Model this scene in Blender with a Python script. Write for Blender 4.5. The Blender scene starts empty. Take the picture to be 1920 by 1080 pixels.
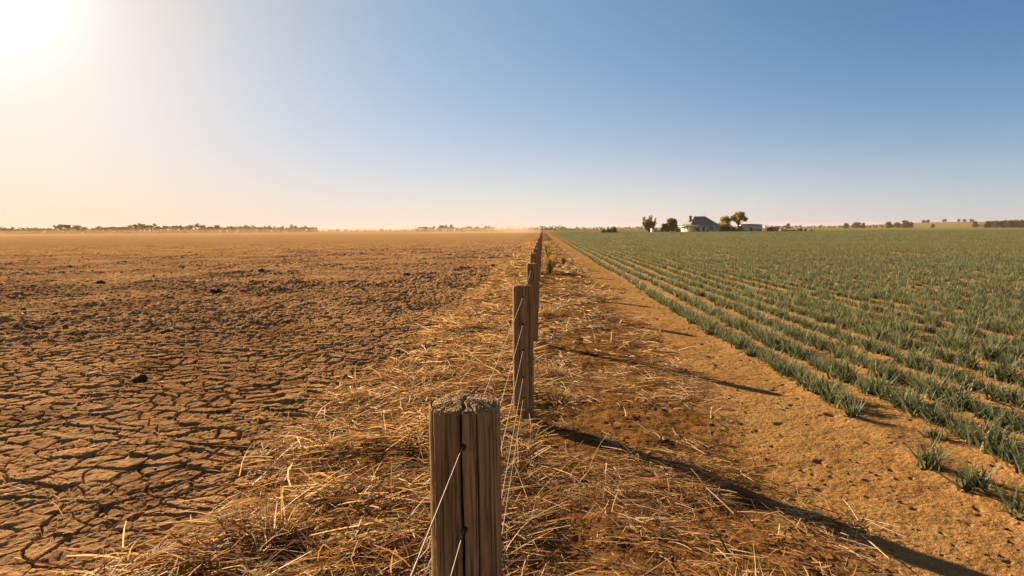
import bpy, math, numpy as np
from mathutils import Vector, Matrix, Euler
R = math.radians
# ------------------------------------------------------------------ camera, sky, sun, exposure
scene = bpy.context.scene
CAMX, CAMY, CAMZ = 0.175, 0.0, 1.70
FPX = 1200.0                                   # focal length in pixels of the 1920 px wide frame
YAW, PITCH, ROLL = 2.77, 5.24, -0.37
cam_data = bpy.data.cameras.new('camera')
cam = bpy.data.objects.new('camera', cam_data)
scene.collection.objects.link(cam)
cam.matrix_world = (Matrix.Translation((CAMX, CAMY, CAMZ)) @ Matrix.Rotation(R(YAW), 4, 'Z')
                    @ Matrix.Rotation(R(90 - PITCH), 4, 'X') @ Matrix.Rotation(R(ROLL), 4, 'Z'))
cam_data.sensor_width = 36.0
cam_data.lens = FPX / 1920 * 36
cam_data.clip_start = 0.05
cam_data.clip_end = 20000
scene.camera = cam

SUN_AZ, SUN_EL = 41.0, 17.2                    # degrees left of the fence line (+Y), above the horizon
sun_dir = Vector((-math.sin(R(SUN_AZ)) * math.cos(R(SUN_EL)), math.cos(R(SUN_AZ)) * math.cos(R(SUN_EL)), math.sin(R(SUN_EL))))
sd = bpy.data.lights.new('sun', 'SUN')
sd.energy = 5.0
sd.angle = R(0.5)
sd.color = (1.0, 0.74, 0.42)
so = bpy.data.objects.new('sun', sd)
scene.collection.objects.link(so)
so.rotation_euler = (-sun_dir).to_track_quat('-Z', 'Y').to_euler()
so.location = (0, 0, 50)

world = bpy.data.worlds.new('World')
scene.world = world
world.use_nodes = True
wn, wl = world.node_tree.nodes, world.node_tree.links
wn.clear()
w_out = wn.new('ShaderNodeOutputWorld')
w_bg = wn.new('ShaderNodeBackground')
w_sky = wn.new('ShaderNodeTexSky')
w_sky.sky_type = 'NISHITA'
w_sky.sun_disc = False
w_sky.sun_elevation = R(SUN_EL)
w_sky.sun_rotation = R(-SUN_AZ)
w_sky.air_density = 1.0
w_sky.dust_density = 0.6
w_sky.ozone_density = 2.5
w_sky.altitude = 100
w_bg.inputs['Strength'].default_value = 0.05
def wmath(op, a, b=None, clamp=False):
    n = wn.new('ShaderNodeMath'); n.operation = op; n.use_clamp = clamp
    for i, v in enumerate((a, b)):
        if v is None: continue
        if isinstance(v, (int, float)): n.inputs[i].default_value = v
        else: wl.new(v, n.inputs[i])
    return n.outputs[0]
def wadd(a, col, fac):
    m = wn.new('ShaderNodeVectorMath'); m.operation = 'SCALE'
    m.inputs[0].default_value = col; wl.new(fac, m.inputs['Scale'])
    s = wn.new('ShaderNodeVectorMath'); s.operation = 'ADD'
    wl.new(a, s.inputs[0]); wl.new(m.outputs[0], s.inputs[1])
    return s.outputs[0]
w_tc = wn.new('ShaderNodeTexCoord')
w_nrm = wn.new('ShaderNodeVectorMath'); w_nrm.operation = 'NORMALIZE'
wl.new(w_tc.outputs['Generated'], w_nrm.inputs[0])
w_dot = wn.new('ShaderNodeVectorMath'); w_dot.operation = 'DOT_PRODUCT'
wl.new(w_nrm.outputs[0], w_dot.inputs[0]); w_dot.inputs[1].default_value = sun_dir
cosang = wmath('MAXIMUM', w_dot.outputs['Value'], 0.0)
w_sep = wn.new('ShaderNodeSeparateXYZ'); wl.new(w_nrm.outputs[0], w_sep.inputs[0])
up = wmath('MAXIMUM', w_sep.outputs['Z'], 0.0)
low = wmath('POWER', wmath('SUBTRACT', 1.0, up), 14.0)           # dusty air low over the plain
# Nishita sky with a soft shoulder near the sun, plus dust scattering by height and by angle from the sun
def wvec(op, a_, b_):
    n = wn.new('ShaderNodeVectorMath'); n.operation = op
    for i, v in enumerate((a_, b_)):
        if isinstance(v, (tuple, list)): n.inputs[i].default_value = v
        else: wl.new(v, n.inputs[i])
    return n.outputs[0]
nsk = w_sky.outputs[0]
c = wvec('DIVIDE', nsk, wvec('ADD', wvec('MULTIPLY', nsk, (1 / 6.0,) * 3), (1.0, 1.0, 1.0)))
c = wvec('ADD', wvec('MULTIPLY', c, (0.25,) * 3), (1.05, 1.36, 1.62))
inv = wmath('SUBTRACT', 1.0, up)
l4, l14, l40 = (wmath('POWER', inv, k) for k in (4.0, 14.0, 40.0))
cp_ = lambda k: wmath('POWER', cosang, k)
for col_, f_ in (((-0.12, 2.64, 5.76), l4), ((7.1, 3.83, -2.9), l14), ((-4.32, -3.69, 0.59), l40), ((-0.89, -0.83, 2.36), cp_(4.0)),
                 ((4.01, 1.5, -1.67), cp_(16.0)), ((1.88, 1.81, 1.43), cp_(60.0)), ((1.86, 3.5, 4.6), cp_(300.0)),
                 ((-12.74, -9.81, -6.18), wmath('MULTIPLY', l14, cp_(6.0))), ((5.5, 5.03, 3.07), wmath('MULTIPLY', l40, cp_(10.0))),
                 ((4.69, 6.2, 0.43), cp_(2.0)), ((7.73, 3.17, -0.28), wmath('MULTIPLY', wmath('POWER', inv, 7.0), cp_(2.0))),
                 ((-2.85, -3.22, 1.13), cosang)):
    c = wadd(c, col_, f_)
c = wadd(c, (30.0, 29.0, 27.0), wmath('POWER', cosang, 1800.0))
c = wvec('MAXIMUM', c, (0.25, 0.45, 0.75))
c = wvec('MULTIPLY', c, (0.60, 0.585, 0.57))           # exposure is set for the sunlit soil
wl.new(c, w_bg.inputs['Color'])
wl.new(w_bg.outputs[0], w_out.inputs['Surface'])

scene.view_settings.view_transform = 'Standard'
scene.view_settings.look = 'None'
scene.view_settings.exposure = 1.86
scene.view_settings.gamma = 1.0
scene.render.engine = 'CYCLES'
scene.cycles.max_bounces = 6
scene.cycles.diffuse_bounces = 3
scene.cycles.transmission_bounces = 4
scene.cycles.transparent_max_bounces = 6
scene.cycles.volume_bounces = 0
scene.cycles.use_denoising = True

# ------------------------------------------------------------------ helpers
rng = np.random.default_rng(11)
def link(o, parent=None):
    scene.collection.objects.link(o)
    if parent is not None: o.parent = parent
    return o
def tag(o, label=None, cat=None, group=None, kind=None):
    if label: o['label'] = label
    if cat: o['category'] = cat
    if group: o['group'] = group
    if kind: o['kind'] = kind
    return o
def empty(name, loc=(0, 0, 0), rz=0.0):
    o = bpy.data.objects.new(name, None)
    o.empty_display_size = 0.2
    o.location = loc; o.rotation_euler = (0, 0, rz)
    return link(o)
def mesh_np(name, V, F, mat=None, smooth=True, attrs=None):
    """V (n,3), F (m,k) with one k, or a list of such arrays"""
    if not isinstance(F, (list, tuple)): F = [F]
    F = [f for f in F if len(f)]
    me = bpy.data.meshes.new(name)
    me.vertices.add(len(V))
    me.vertices.foreach_set('co', np.ascontiguousarray(V, dtype=np.float32).ravel())
    idx = np.concatenate([f.ravel() for f in F]).astype(np.int32)
    tot = np.concatenate([np.full(len(f), f.shape[1], np.int32) for f in F])
    st = np.concatenate([[0], np.cumsum(tot)[:-1]]).astype(np.int32)
    me.loops.add(len(idx)); me.loops.foreach_set('vertex_index', idx)
    me.polygons.add(len(tot)); me.polygons.foreach_set('loop_start', st); me.polygons.foreach_set('loop_total', tot)
    me.update(calc_edges=True)
    if smooth: me.polygons.foreach_set('use_smooth', np.ones(len(tot), bool))
    for k, a in (attrs or {}).items():
        at = me.attributes.new(k, 'FLOAT', 'POINT')
        at.data.foreach_set('value', np.ascontiguousarray(a, dtype=np.float32).ravel())
    if mat: me.materials.append(mat)
    return me
def obj(name, me, parent=None):
    return link(bpy.data.objects.new(name, me), parent)
def copy_tree(o, parent=None):
    c_ = o.copy(); scene.collection.objects.link(c_)
    if parent is not None: c_.parent = parent
    for ch in list(o.children): copy_tree(ch, c_)
    return c_
class MB:
    """collects faces for one mesh"""
    def __init__(s): s.v = []; s.f3 = []; s.f4 = []
    def add(s, V, F):
        b = sum(len(a) for a in s.v); s.v.append(np.asarray(V, float))
        F = np.asarray(F) + b
        (s.f4 if F.shape[1] == 4 else s.f3).append(F); return s
    def box(s, x0, x1, y0, y1, z0, z1, rz=0.0, at=(0, 0, 0)):
        V = np.array([[x, y, z] for z in (z0, z1) for x, y in ((x0, y0), (x1, y0), (x1, y1), (x0, y1))], float)
        if rz:
            c_, s_ = math.cos(rz), math.sin(rz)
            V[:, :2] = V[:, :2] @ np.array([[c_, s_], [-s_, c_]])
        V += np.array(at)
        return s.add(V, [[0, 3, 2, 1], [4, 5, 6, 7], [0, 1, 5, 4], [1, 2, 6, 5], [2, 3, 7, 6], [3, 0, 4, 7]])
    def tube(s, pts, rad, n=7):
        pts = np.asarray(pts, float); m = len(pts); rad = np.broadcast_to(rad, (m,))
        T = np.gradient(pts, axis=0); T /= np.linalg.norm(T, axis=1)[:, None] + 1e-9
        ref = np.array([0, 0, 1.0]) if abs(T[0, 2]) < 0.8 else np.array([1.0, 0, 0])
        A = np.cross(T, ref); A /= np.linalg.norm(A, axis=1)[:, None] + 1e-9
        B = np.cross(T, A); a = np.linspace(0, 2 * math.pi, n, endpoint=False)
        V = pts[:, None] + rad[:, None, None] * (np.cos(a)[None, :, None] * A[:, None] + np.sin(a)[None, :, None] * B[:, None])
        i, j = np.meshgrid(np.arange(m - 1), np.arange(n), indexing='ij'); j2 = (j + 1) % n
        return s.add(V.reshape(-1, 3), np.stack([i * n + j, i * n + j2, (i + 1) * n + j2, (i + 1) * n + j], -1).reshape(-1, 4))
    def build(s, name, mat, parent=None, smooth=False):
        V = np.concatenate(s.v); F = []
        if s.f3: F.append(np.concatenate(s.f3))
        if s.f4: F.append(np.concatenate(s.f4))
        return obj(name, mesh_np(name, V, F, mat, smooth), parent)
def sstep(a, b, x):
    t = np.clip((x - a) / (b - a), 0, 1); return t * t * (3 - 2 * t)
def h2(ix, iy, k=0):
    ix = ix.astype(np.int64); iy = iy.astype(np.int64)
    h = (ix * 374761393 + iy * 668265263 + k * 2147483647 + 1013904223) & 0xffffffff
    h = ((h ^ (h >> 13)) * 1274126177) & 0xffffffff
    h = ((h ^ (h >> 16)) * 2246822519) & 0xffffffff
    return ((h ^ (h >> 15)) & 0xffffff) / float(0xffffff)
def vnoise(x, y, k=0):
    xi, yi = np.floor(x), np.floor(y); fx, fy = x - xi, y - yi
    fx = fx * fx * (3 - 2 * fx); fy = fy * fy * (3 - 2 * fy)
    a = h2(xi, yi, k); b = h2(xi + 1, yi, k); c_ = h2(xi, yi + 1, k); d = h2(xi + 1, yi + 1, k)
    return (a + (b - a) * fx) * (1 - fy) + (c_ + (d - c_) * fx) * fy
def fbm(x, y, k=0, oct=4):
    s_ = 0; a = 0.5
    for i in range(oct):
        s_ = s_ + a * (vnoise(x * 2 ** i + 17.3 * i, y * 2 ** i - 9.1 * i, k + i) - 0.5); a *= 0.55
    return s_ * 2
def voro(x, y, k=0, jit=0.9):
    """distance to the nearest cell wall, cell random, offset from cell centre"""
    xi, yi = np.floor(x), np.floor(y)
    f1 = np.full(x.shape, 9.0); bx = np.zeros_like(x); by = np.zeros_like(x); br = np.zeros_like(x)
    P = []
    for dx in (-1, 0, 1):
        for dy in (-1, 0, 1):
            cx, cy = xi + dx, yi + dy
            px = cx + 0.5 + jit * (h2(cx, cy, k) - 0.5) - x; py = cy + 0.5 + jit * (h2(cx, cy, k + 7) - 0.5) - y
            d = px * px + py * py; m = d < f1
            f1 = np.where(m, d, f1); bx = np.where(m, px, bx); by = np.where(m, py, by)
            br = np.where(m, h2(cx, cy, k + 13), br); P.append((px, py))
    e = np.full(x.shape, 9.0)
    for px, py in P:
        dx, dy = px - bx, py - by; l = np.sqrt(dx * dx + dy * dy)
        w = (0.5 * (px + bx) * dx + 0.5 * (py + by) * dy) / np.maximum(l, 1e-6)
        e = np.where(l > 1e-3, np.minimum(e, w), e)
    return e, br, bx, by
def at(px, depth, z=0.0):
    """point on the plain seen in column px (1920 frame) at a distance along the view axis"""
    y_ = R(YAW); u = (px - 960) / FPX
    return (CAMX + depth * (-math.sin(y_) + u * math.cos(y_)), CAMY + depth * (math.cos(y_) + u * math.sin(y_)), z)

# ------------------------------------------------------------------ material helpers
def mat_new(name):
    m = bpy.data.materials.new(name); m.use_nodes = True
    nt = m.node_tree; nt.nodes.clear()
    out = nt.nodes.new('ShaderNodeOutputMaterial')
    return m, nt, out
class NT:
    def __init__(s, nt): s.nt = nt
    def n(s, t, **kw):
        o = s.nt.nodes.new(t)
        for k, v in kw.items(): setattr(o, k, v)
        return o
    def set(s, sock, v):
        if isinstance(v, bpy.types.NodeSocket): s.nt.links.new(v, sock)
        else: sock.default_value = v
    def math(s, op, a, b=0.0, clamp=False):
        o = s.n('ShaderNodeMath', operation=op); o.use_clamp = clamp
        s.set(o.inputs[0], a); s.set(o.inputs[1], b); return o.outputs[0]
    def noise(s, vec, scale, detail=4, rough=0.55, dist=0.0):
        o = s.n('ShaderNodeTexNoise'); s.set(o.inputs['Vector'], vec)
        o.inputs['Scale'].default_value = scale; o.inputs['Detail'].default_value = detail
        o.inputs['Roughness'].default_value = rough; o.inputs['Distortion'].default_value = dist
        return o.outputs[0]
    def ramp(s, f, a, b):
        o = s.n('ShaderNodeMapRange'); s.set(o.inputs[0], f)
        o.inputs[1].default_value = a; o.inputs[2].default_value = b; o.clamp = True
        return o.outputs[0]
    def mix(s, f, a, b):
        o = s.n('ShaderNodeMix', data_type='RGBA'); s.set(o.inputs[0], f)
        for i, v in ((6, a), (7, b)):
            s.set(o.inputs[i], v if isinstance(v, bpy.types.NodeSocket) else (*v, 1.0))
        return o.outputs[2]
    def scalec(s, col, f):
        o = s.n('ShaderNodeVectorMath', operation='SCALE'); s.set(o.inputs[0], col); s.set(o.inputs['Scale'], f); return o.outputs[0]
    def vmul(s, v, k):
        o = s.n('ShaderNodeVectorMath', operation='MULTIPLY'); s.set(o.inputs[0], v); o.inputs[1].default_value = k; return o.outputs[0]
    def attr(s, name):
        return s.n('ShaderNodeAttribute', attribute_name=name).outputs['Fac']
    def pos(s): return s.n('ShaderNodeNewGeometry').outputs['Position']
    def bump(s, h, strength, dist, nrm=None):
        o = s.n('ShaderNodeBump'); s.set(o.inputs['Height'], h)
        o.inputs['Strength'].default_value = strength; o.inputs['Distance'].default_value = dist
        if nrm: s.set(o.inputs['Normal'], nrm)
        return o.outputs[0]
def simple(name, col, col2=None, scale=3.0, rough=0.85, spec=0.2, bump=0.0, stretch=(1, 1, 1), coord='Object', metallic=0.0):
    m, nt, out = mat_new(name); t = NT(nt)
    tc = t.n('ShaderNodeTexCoord').outputs[coord]
    v = t.vmul(tc, stretch)
    f = t.ramp(t.noise(v, scale, 5, 0.6), 0.3, 0.7)
    b = t.n('ShaderNodeBsdfPrincipled')
    t.set(b.inputs['Base Color'], t.mix(f, col, col2 or tuple(x * 0.75 for x in col)))
    b.inputs['Roughness'].default_value = rough; b.inputs['Specular IOR Level'].default_value = spec
    b.inputs['Metallic'].default_value = metallic
    if bump: t.set(b.inputs['Normal'], t.bump(t.noise(v, scale * 4, 6, 0.65), bump, 0.02))
    nt.links.new(b.outputs[0], out.inputs['Surface'])
    return m
def leafy(name, cols, trans=0.35, tip=None, rough=0.6, spec=0.3):
    """cols: list of base colours picked per leaf by attribute rnd; tip: colour towards attribute t = 1"""
    m, nt, out = mat_new(name); t = NT(nt)
    r = t.attr('rnd')
    cr = t.n('ShaderNodeValToRGB'); t.set(cr.inputs[0], r)
    el = cr.color_ramp.elements
    while len(el) < len(cols): el.new(0.5)
    for i, c_ in enumerate(cols):
        el[i].position = i / (len(cols) - 1); el[i].color = (*c_, 1)
    col = cr.outputs[0]
    if tip:
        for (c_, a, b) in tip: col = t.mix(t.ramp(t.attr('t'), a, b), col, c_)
    b = t.n('ShaderNodeBsdfPrincipled'); t.set(b.inputs['Base Color'], col)
    b.inputs['Roughness'].default_value = rough; b.inputs['Specular IOR Level'].default_value = spec
    tr = t.n('ShaderNodeBsdfTranslucent'); t.set(tr.inputs[0], t.vmul(col, (1.1, 1.05, 0.8)))
    mx = t.n('ShaderNodeMixShader'); mx.inputs[0].default_value = trans
    nt.links.new(b.outputs[0], mx.inputs[1]); nt.links.new(tr.outputs[0], mx.inputs[2])
    nt.links.new(mx.outputs[0], out.inputs['Surface'])
    return m

# ------------------------------------------------------------------ ground heights
CROP_X0, ROW = 2.95, 0.57
def edge_left(x, y):                            # 1 on the cracked field, 0 by the fence
    return sstep(-1.35, -1.85, x + 0.7 * fbm(x * 0.8, y * 0.45, 51, 3) - 0.25 * sstep(3, 10, y))
def pits(x, y, cell, k, thr, rad):
    xi, yi = np.floor(x / cell), np.floor(y / cell); z = np.zeros_like(x)
    for dx in (-1, 0, 1):
        for dy in (-1, 0, 1):
            cx, cy = xi + dx, yi + dy
            r = h2(cx, cy, k)
            px = (cx + h2(cx, cy, k + 1)) * cell - x; py = (cy + h2(cx, cy, k + 2)) * cell - y
            s_ = rad * (0.35 + 1.0 * h2(cx, cy, k + 3) ** 2)
            d2 = (px * px * (1 + 0.8 * h2(cx, cy, k + 4)) + py * py) / (s_ * s_)
            z = z + np.where(r < thr, np.exp(-d2 * 1.5) * s_, 0)
    return z
def H(x, y, want_tone=False):
    d = np.sqrt((x - CAMX) ** 2 + (y - CAMY) ** 2)
    L = edge_left(x, y); far = sstep(40, 160, d)
    hx, hy, _ = at(1765, 1500.0)
    z = 0.05 * fbm(x / 7, y / 7, 1, 2) * sstep(1, 6, np.abs(x)) 
    z = z + 1.0 * fbm(x / 400, y / 400, 5, 2) * sstep(350, 1200, d)
    z = z + 11.0 * np.exp(-((x - hx) / 170) ** 2 - ((y - hy) / 330) ** 2) + 6.0 * np.exp(-((x - hx - 330) / 260) ** 2 - ((y - hy) / 330) ** 2)
    wx = x + 0.05 * fbm(x * 5, y * 5, 21, 3) + 0.22 * fbm(x * 1.3, y * 1.3, 23, 2)
    wy = y + 0.05 * fbm(x * 5, y * 5, 31, 3) + 0.22 * fbm(x * 1.3, y * 1.3, 33, 2)
    e, cr, bx, by = voro(wx / 0.235, wy / 0.185, 3)
    e2, cr2, bx2, by2 = voro(wx / 0.085 + 3.3, wy / 0.085, 41)
    wid = 0.036 + 0.095 * np.clip(fbm(x * 1.3, y * 1.3, 61, 3) + 0.45, 0, 1) ** 1.5
    crack = 1 - sstep(wid * 0.35, wid, e)
    c2 = (1 - sstep(0.03, 0.10, e2)) * np.clip(vnoise(x * 2.3, y * 2.3, 71) * 1.6 - 0.45, 0, 1)
    tilt = (bx * (h2(np.round(cr * 9999), np.round(cr * 777), 5) - 0.5) + by * (cr - 0.35)) * 0.035
    rough = np.clip(fbm(x * 0.35, y * 0.35, 81, 3) * 2.0 + 0.15 + 0.5 * sstep(6, 16, d), 0, 1)
    zl = -0.046 * crack - 0.009 * c2 + tilt + (cr - 0.5) * 0.014
    zl = zl + 0.016 * (vnoise(wx * 13, wy * 13, 91) - 0.5) + 0.009 * (vnoise(x * 37, y * 37, 93) - 0.5)
    zl = zl + rough * (1 + 0.9 * sstep(8, 22, d)) * (0.06 * fbm(x * 2.2, y * 2.2, 101, 4) + 0.030 * fbm(x * 9, y * 9, 103, 3))
    zl = zl + 0.25 * pits(x, y, 0.9, 301, 0.25, 0.09) * rough - 0.4 * pits(x, y, 0.7, 311, 0.3, 0.10) * rough
    zr = 0.016 * fbm(x * 3, y * 3, 111, 4) + 0.005 * (vnoise(x * 30, y * 30, 113) - 0.5) + 0.003 * (vnoise(x * 70, y * 70, 115) - 0.5)
    px_ = x + 0.07 * fbm(x * 7, y * 7, 231, 3); py_ = y + 0.07 * fbm(x * 7, y * 7, 241, 3)
    zr = zr - 0.8 * pits(px_, py_, 0.19, 201, 0.40, 0.026) + 0.7 * pits(px_, py_, 0.21, 211, 0.40, 0.020) - 0.65 * pits(px_, py_, 0.55, 221, 0.6, 0.06) + 0.010 * fbm(x * 1.1, y * 1.1, 251, 2)
    st = sstep(-2.4, -1.6, x) * sstep(2.1, 1.6, x)
    zr = zr + st * (1 - 0.45 * (x > 0)) * (0.05 * fbm(x * 1.7, y * 1.7, 121, 4) + 0.02 * fbm(x * 9, y * 9, 123, 3))
    zr = zr + 0.035 * np.exp(-((x + 0.9) / 0.55) ** 2) + 0.02 * np.exp(-((x - 0.95) / 0.5) ** 2) - 0.02 * np.exp(-((x - 0.35) / 0.2) ** 2)
    rows = np.cos((x - CROP_X0) / ROW * 2 * math.pi)
    zr = zr + 0.012 * rows * sstep(CROP_X0 - 0.3, CROP_X0, x) * sstep(400, 30, d)
    z = z + (zl * L + zr * (1 - L)) * (1 - 0.55 * far)
    if want_tone: return z, cr * L + 0.5 * (1 - L), L
    return z
def H1(x, y): return float(H(np.array([float(x)]), np.array([float(y)]))[0])

# ------------------------------------------------------------------ ground material
def ground_material():
    m, nt, out = mat_new('soil'); t = NT(nt)
    p = t.pos(); sp = t.n('ShaderNodeSeparateXYZ'); t.set(sp.inputs[0], p)
    X, Y = sp.outputs[0], sp.outputs[1]
    L = t.attr('left'); tone = t.attr('tone')
    nbig = t.noise(p, 0.35, 4, 0.6); nmid = t.noise(p, 3.0, 5, 0.65); nfin = t.noise(p, 40.0, 4, 0.7)
    nvf = t.noise(p, 160.0, 2, 0.6)
    mud = t.mix(t.ramp(nbig, 0.40, 0.60), (0.62, 0.35, 0.165), (0.33, 0.17, 0.078))
    mud = t.mix(t.math('MULTIPLY', tone, 0.55), mud, (0.66, 0.40, 0.20))
    mud = t.mix(t.math('MULTIPLY', t.ramp(nmid, 0.5, 0.72), 0.6), mud, (0.115, 0.055, 0.022))
    mud = t.mix(t.math('MULTIPLY', t.ramp(t.noise(t.vmul(p, (1, 0.45, 1)), 0.9, 6, 0.75), 0.52, 0.66), 0.6), mud, (0.13, 0.062, 0.03))
    mud = t.mix(t.math('MULTIPLY', t.ramp(t.noise(t.vmul(p, (1, 0.5, 1)), 7.0, 6, 0.8), 0.54, 0.66), 0.5), mud, (0.60, 0.41, 0.21))
    sand = t.mix(t.ramp(nmid, 0.3, 0.7), (0.54, 0.31, 0.125), (0.38, 0.20, 0.070))
    sand = t.mix(t.math('MULTIPLY', t.ramp(nbig, 0.45, 0.7), 0.5), sand, (0.62, 0.39, 0.175))
    litter = t.mix(t.ramp(nmid, 0.35, 0.6), (0.04, 0.019, 0.009), (0.30, 0.14, 0.045))
    # straw litter zone next to the fence
    nx = t.math('ADD', X, t.math('MULTIPLY', t.math('SUBTRACT', t.noise(p, 1.3, 3), 0.5), 1.6))
    z1 = t.math('MULTIPLY', t.ramp(nx, -1.9, -1.4), t.ramp(nx, 1.9, 1.5))
    right = t.mix(t.math('MULTIPLY', z1, 0.85), sand, litter)
    col = t.mix(L, right, mud)
    # dry pale stubble beyond, with the dust haze over it put into the colour
    ln = t.n('ShaderNodeVectorMath', operation='LENGTH'); t.set(ln.inputs[0], p); D = ln.outputs['Value']
    farl = t.math('MULTIPLY', t.ramp(X, 1.5, -1.5), t.ramp(D, 72, 135))
    col = t.mix(farl, col, t.mix(t.noise(p, 0.02, 4), (0.42, 0.24, 0.11), (0.50, 0.30, 0.14)))
    # green cover far over the crop field
    farr = t.math('MULTIPLY', t.ramp(X, 4.0, 6.0), t.ramp(D, 90, 200))
    farr = t.math('MULTIPLY', farr, t.ramp(Y, 330.0, 300.0))
    col = t.mix(farr, col, t.mix(t.noise(p, 0.05, 5), (0.115, 0.135, 0.045), (0.15, 0.155, 0.05)))
    beyond = t.math('MULTIPLY', t.ramp(X, 0.0, 10.0), t.ramp(Y, 300.0, 330.0))
    col = t.mix(beyond, col, t.mix(t.noise(p, 0.01, 4), (0.36, 0.27, 0.12), (0.20, 0.19, 0.08)))
    k = t.math('ADD', 0.09, t.math('MULTIPLY', t.math('ADD', nfin, nvf), 0.51))
    col = t.scalec(col, k)
    b = t.n('ShaderNodeBsdfPrincipled'); t.set(b.inputs['Base Color'], col)
    b.inputs['Roughness'].default_value = 1.0; b.inputs['Specular IOR Level'].default_value = 0.0
    n1 = t.bump(nfin, 1.0, 0.016); n2 = t.bump(t.noise(p, 9.0, 6, 0.7), 0.8, 0.05, n1)
    t.set(b.inputs['Normal'], n2)
    nt.links.new(b.outputs[0], out.inputs['Surface'])
    return m
M_soil = ground_material()

def build_ground():
    r = [0.0, 0.3]
    while r[-1] < 4200:
        q = r[-1]
        if q < 2.4: dr = 0.05
        elif q < 6: dr = max(0.0035, q * q / 2600)
        elif q < 60: dr = 0.0026 * q
        else: dr = 0.010 * q
        r.append(q + dr)
    r = np.array(r[1:])
    fine = np.linspace(-44, 44, 1240) ; coarse = np.linspace(44, 316, 120)[1:-1]
    a = np.radians(np.concatenate([fine, coarse])) + R(YAW)
    n, mcol = len(r), len(a)
    X = CAMX - r[:, None] * np.sin(a)[None]; Y = CAMY + r[:, None] * np.cos(a)[None]
    Z, tone, L = H(X, Y, True)
    V = np.stack([X, Y, Z], -1).reshape(-1, 3)
    i, j = np.meshgrid(np.arange(n - 1), np.arange(mcol), indexing='ij'); j2 = (j + 1) % mcol
    F = np.stack([i * mcol + j, (i + 1) * mcol + j, (i + 1) * mcol + j2, i * mcol + j2], -1).reshape(-1, 4)[:, ::-1]
    cap = len(V); V = np.vstack([V, [[CAMX, CAMY, float(Z[0].mean())]]])
    tone = np.append(tone.ravel(), 0.5); L = np.append(L.ravel(), 0.0)
    jj = np.arange(mcol)
    F = np.vstack([F, np.stack([np.full(mcol, cap), np.full(mcol, cap), jj, (jj + 1) % mcol], -1)[:0]])
    capF = np.stack([np.full(mcol, cap), (jj + 1) % mcol, jj], -1)
    fx = V[F, 0].mean(1)
    for name, msk, lab in (('dry_field', fx < -2.0, None), ('dirt_path', (fx >= -2.0) & (fx < 2.65), None), ('crop_field', fx >= 2.65, None)):
        f = F[msk]; fs = [f]
        if name == 'dirt_path': fs.append(capF)
        used = np.unique(np.concatenate([q.ravel() for q in fs])); mp = np.zeros(len(V), np.int64); mp[used] = np.arange(len(used))
        me = mesh_np(name, V[used], [mp[q] for q in fs], M_soil, True, {'tone': tone[used], 'left': L[used]})
        tag(obj(name, me), kind='structure')
build_ground()

# ------------------------------------------------------------------ ribbons: straw, leaves
def ribbons(P, az, el, length, width, bend, nseg=3, taper=1.0, roll=None, side=None):
    """N strips: start P, heading az, rise el, curling by bend (radians) over the length"""
    N = len(P); t = np.linspace(0, 1, nseg + 1)
    cur = P.copy(); pts = [cur]
    for s_ in range(nseg):
        e = el + bend * (t[s_] + 0.5 / nseg)
        a_ = az if side is None else az + side * (t[s_] - 0.3)
        st = np.stack([np.cos(e) * np.sin(a_), np.cos(e) * np.cos(a_), np.sin(e)], -1) * (length / nseg)[:, None]
        cur = cur + st; pts.append(cur)
    C = np.stack(pts, 1)
    if roll is None: roll = np.zeros(N)
    ax = np.stack([np.cos(az) * np.cos(roll), -np.sin(az) * np.cos(roll), np.sin(roll)], -1)
    w = width[:, None] * (1 - taper * t[None] ** 2.0) * 0.5
    w = np.maximum(w, width[:, None] * 0.06)
    V = np.stack([C - ax[:, None] * w[..., None], C + ax[:, None] * w[..., None]], 2).reshape(-1, 3)
    b = (np.arange(N) * (nseg + 1) * 2)[:, None] + (np.arange(nseg) * 2)[None]
    F = np.stack([b, b + 1, b + 3, b + 2], -1).reshape(-1, 4)
    rnd = np.repeat(rng.random(N), (nseg + 1) * 2)
    tt = np.tile(np.repeat(t, 2), N)
    return V, F, rnd, tt
def merge(parts):
    Vs, Fs, rs, ts = [], [], [], []; b = 0
    for V, F, r_, t_ in parts:
        Vs.append(V); Fs.append(F + b); rs.append(r_); ts.append(t_); b += len(V)
    return np.concatenate(Vs), np.concatenate(Fs), np.concatenate(rs), np.concatenate(ts)

M_straw = leafy('dry_straw', [(0.065, 0.028, 0.012), (0.17, 0.078, 0.027), (0.33, 0.175, 0.065), (0.52, 0.335, 0.165), (0.70, 0.54, 0.36)], 0.40, rough=0.6, spec=0.15)
M_weed = leafy('dry_weed', [(0.20, 0.12, 0.04), (0.40, 0.26, 0.09), (0.55, 0.38, 0.15)], 0.4)
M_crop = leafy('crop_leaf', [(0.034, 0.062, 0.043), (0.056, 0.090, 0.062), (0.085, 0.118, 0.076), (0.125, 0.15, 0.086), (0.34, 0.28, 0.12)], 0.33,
               tip=[((0.21, 0.235, 0.14), 0.4, 1.2), ((0.30, 0.24, 0.10), 0.93, 1.0)], rough=0.6, spec=0.2)

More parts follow.
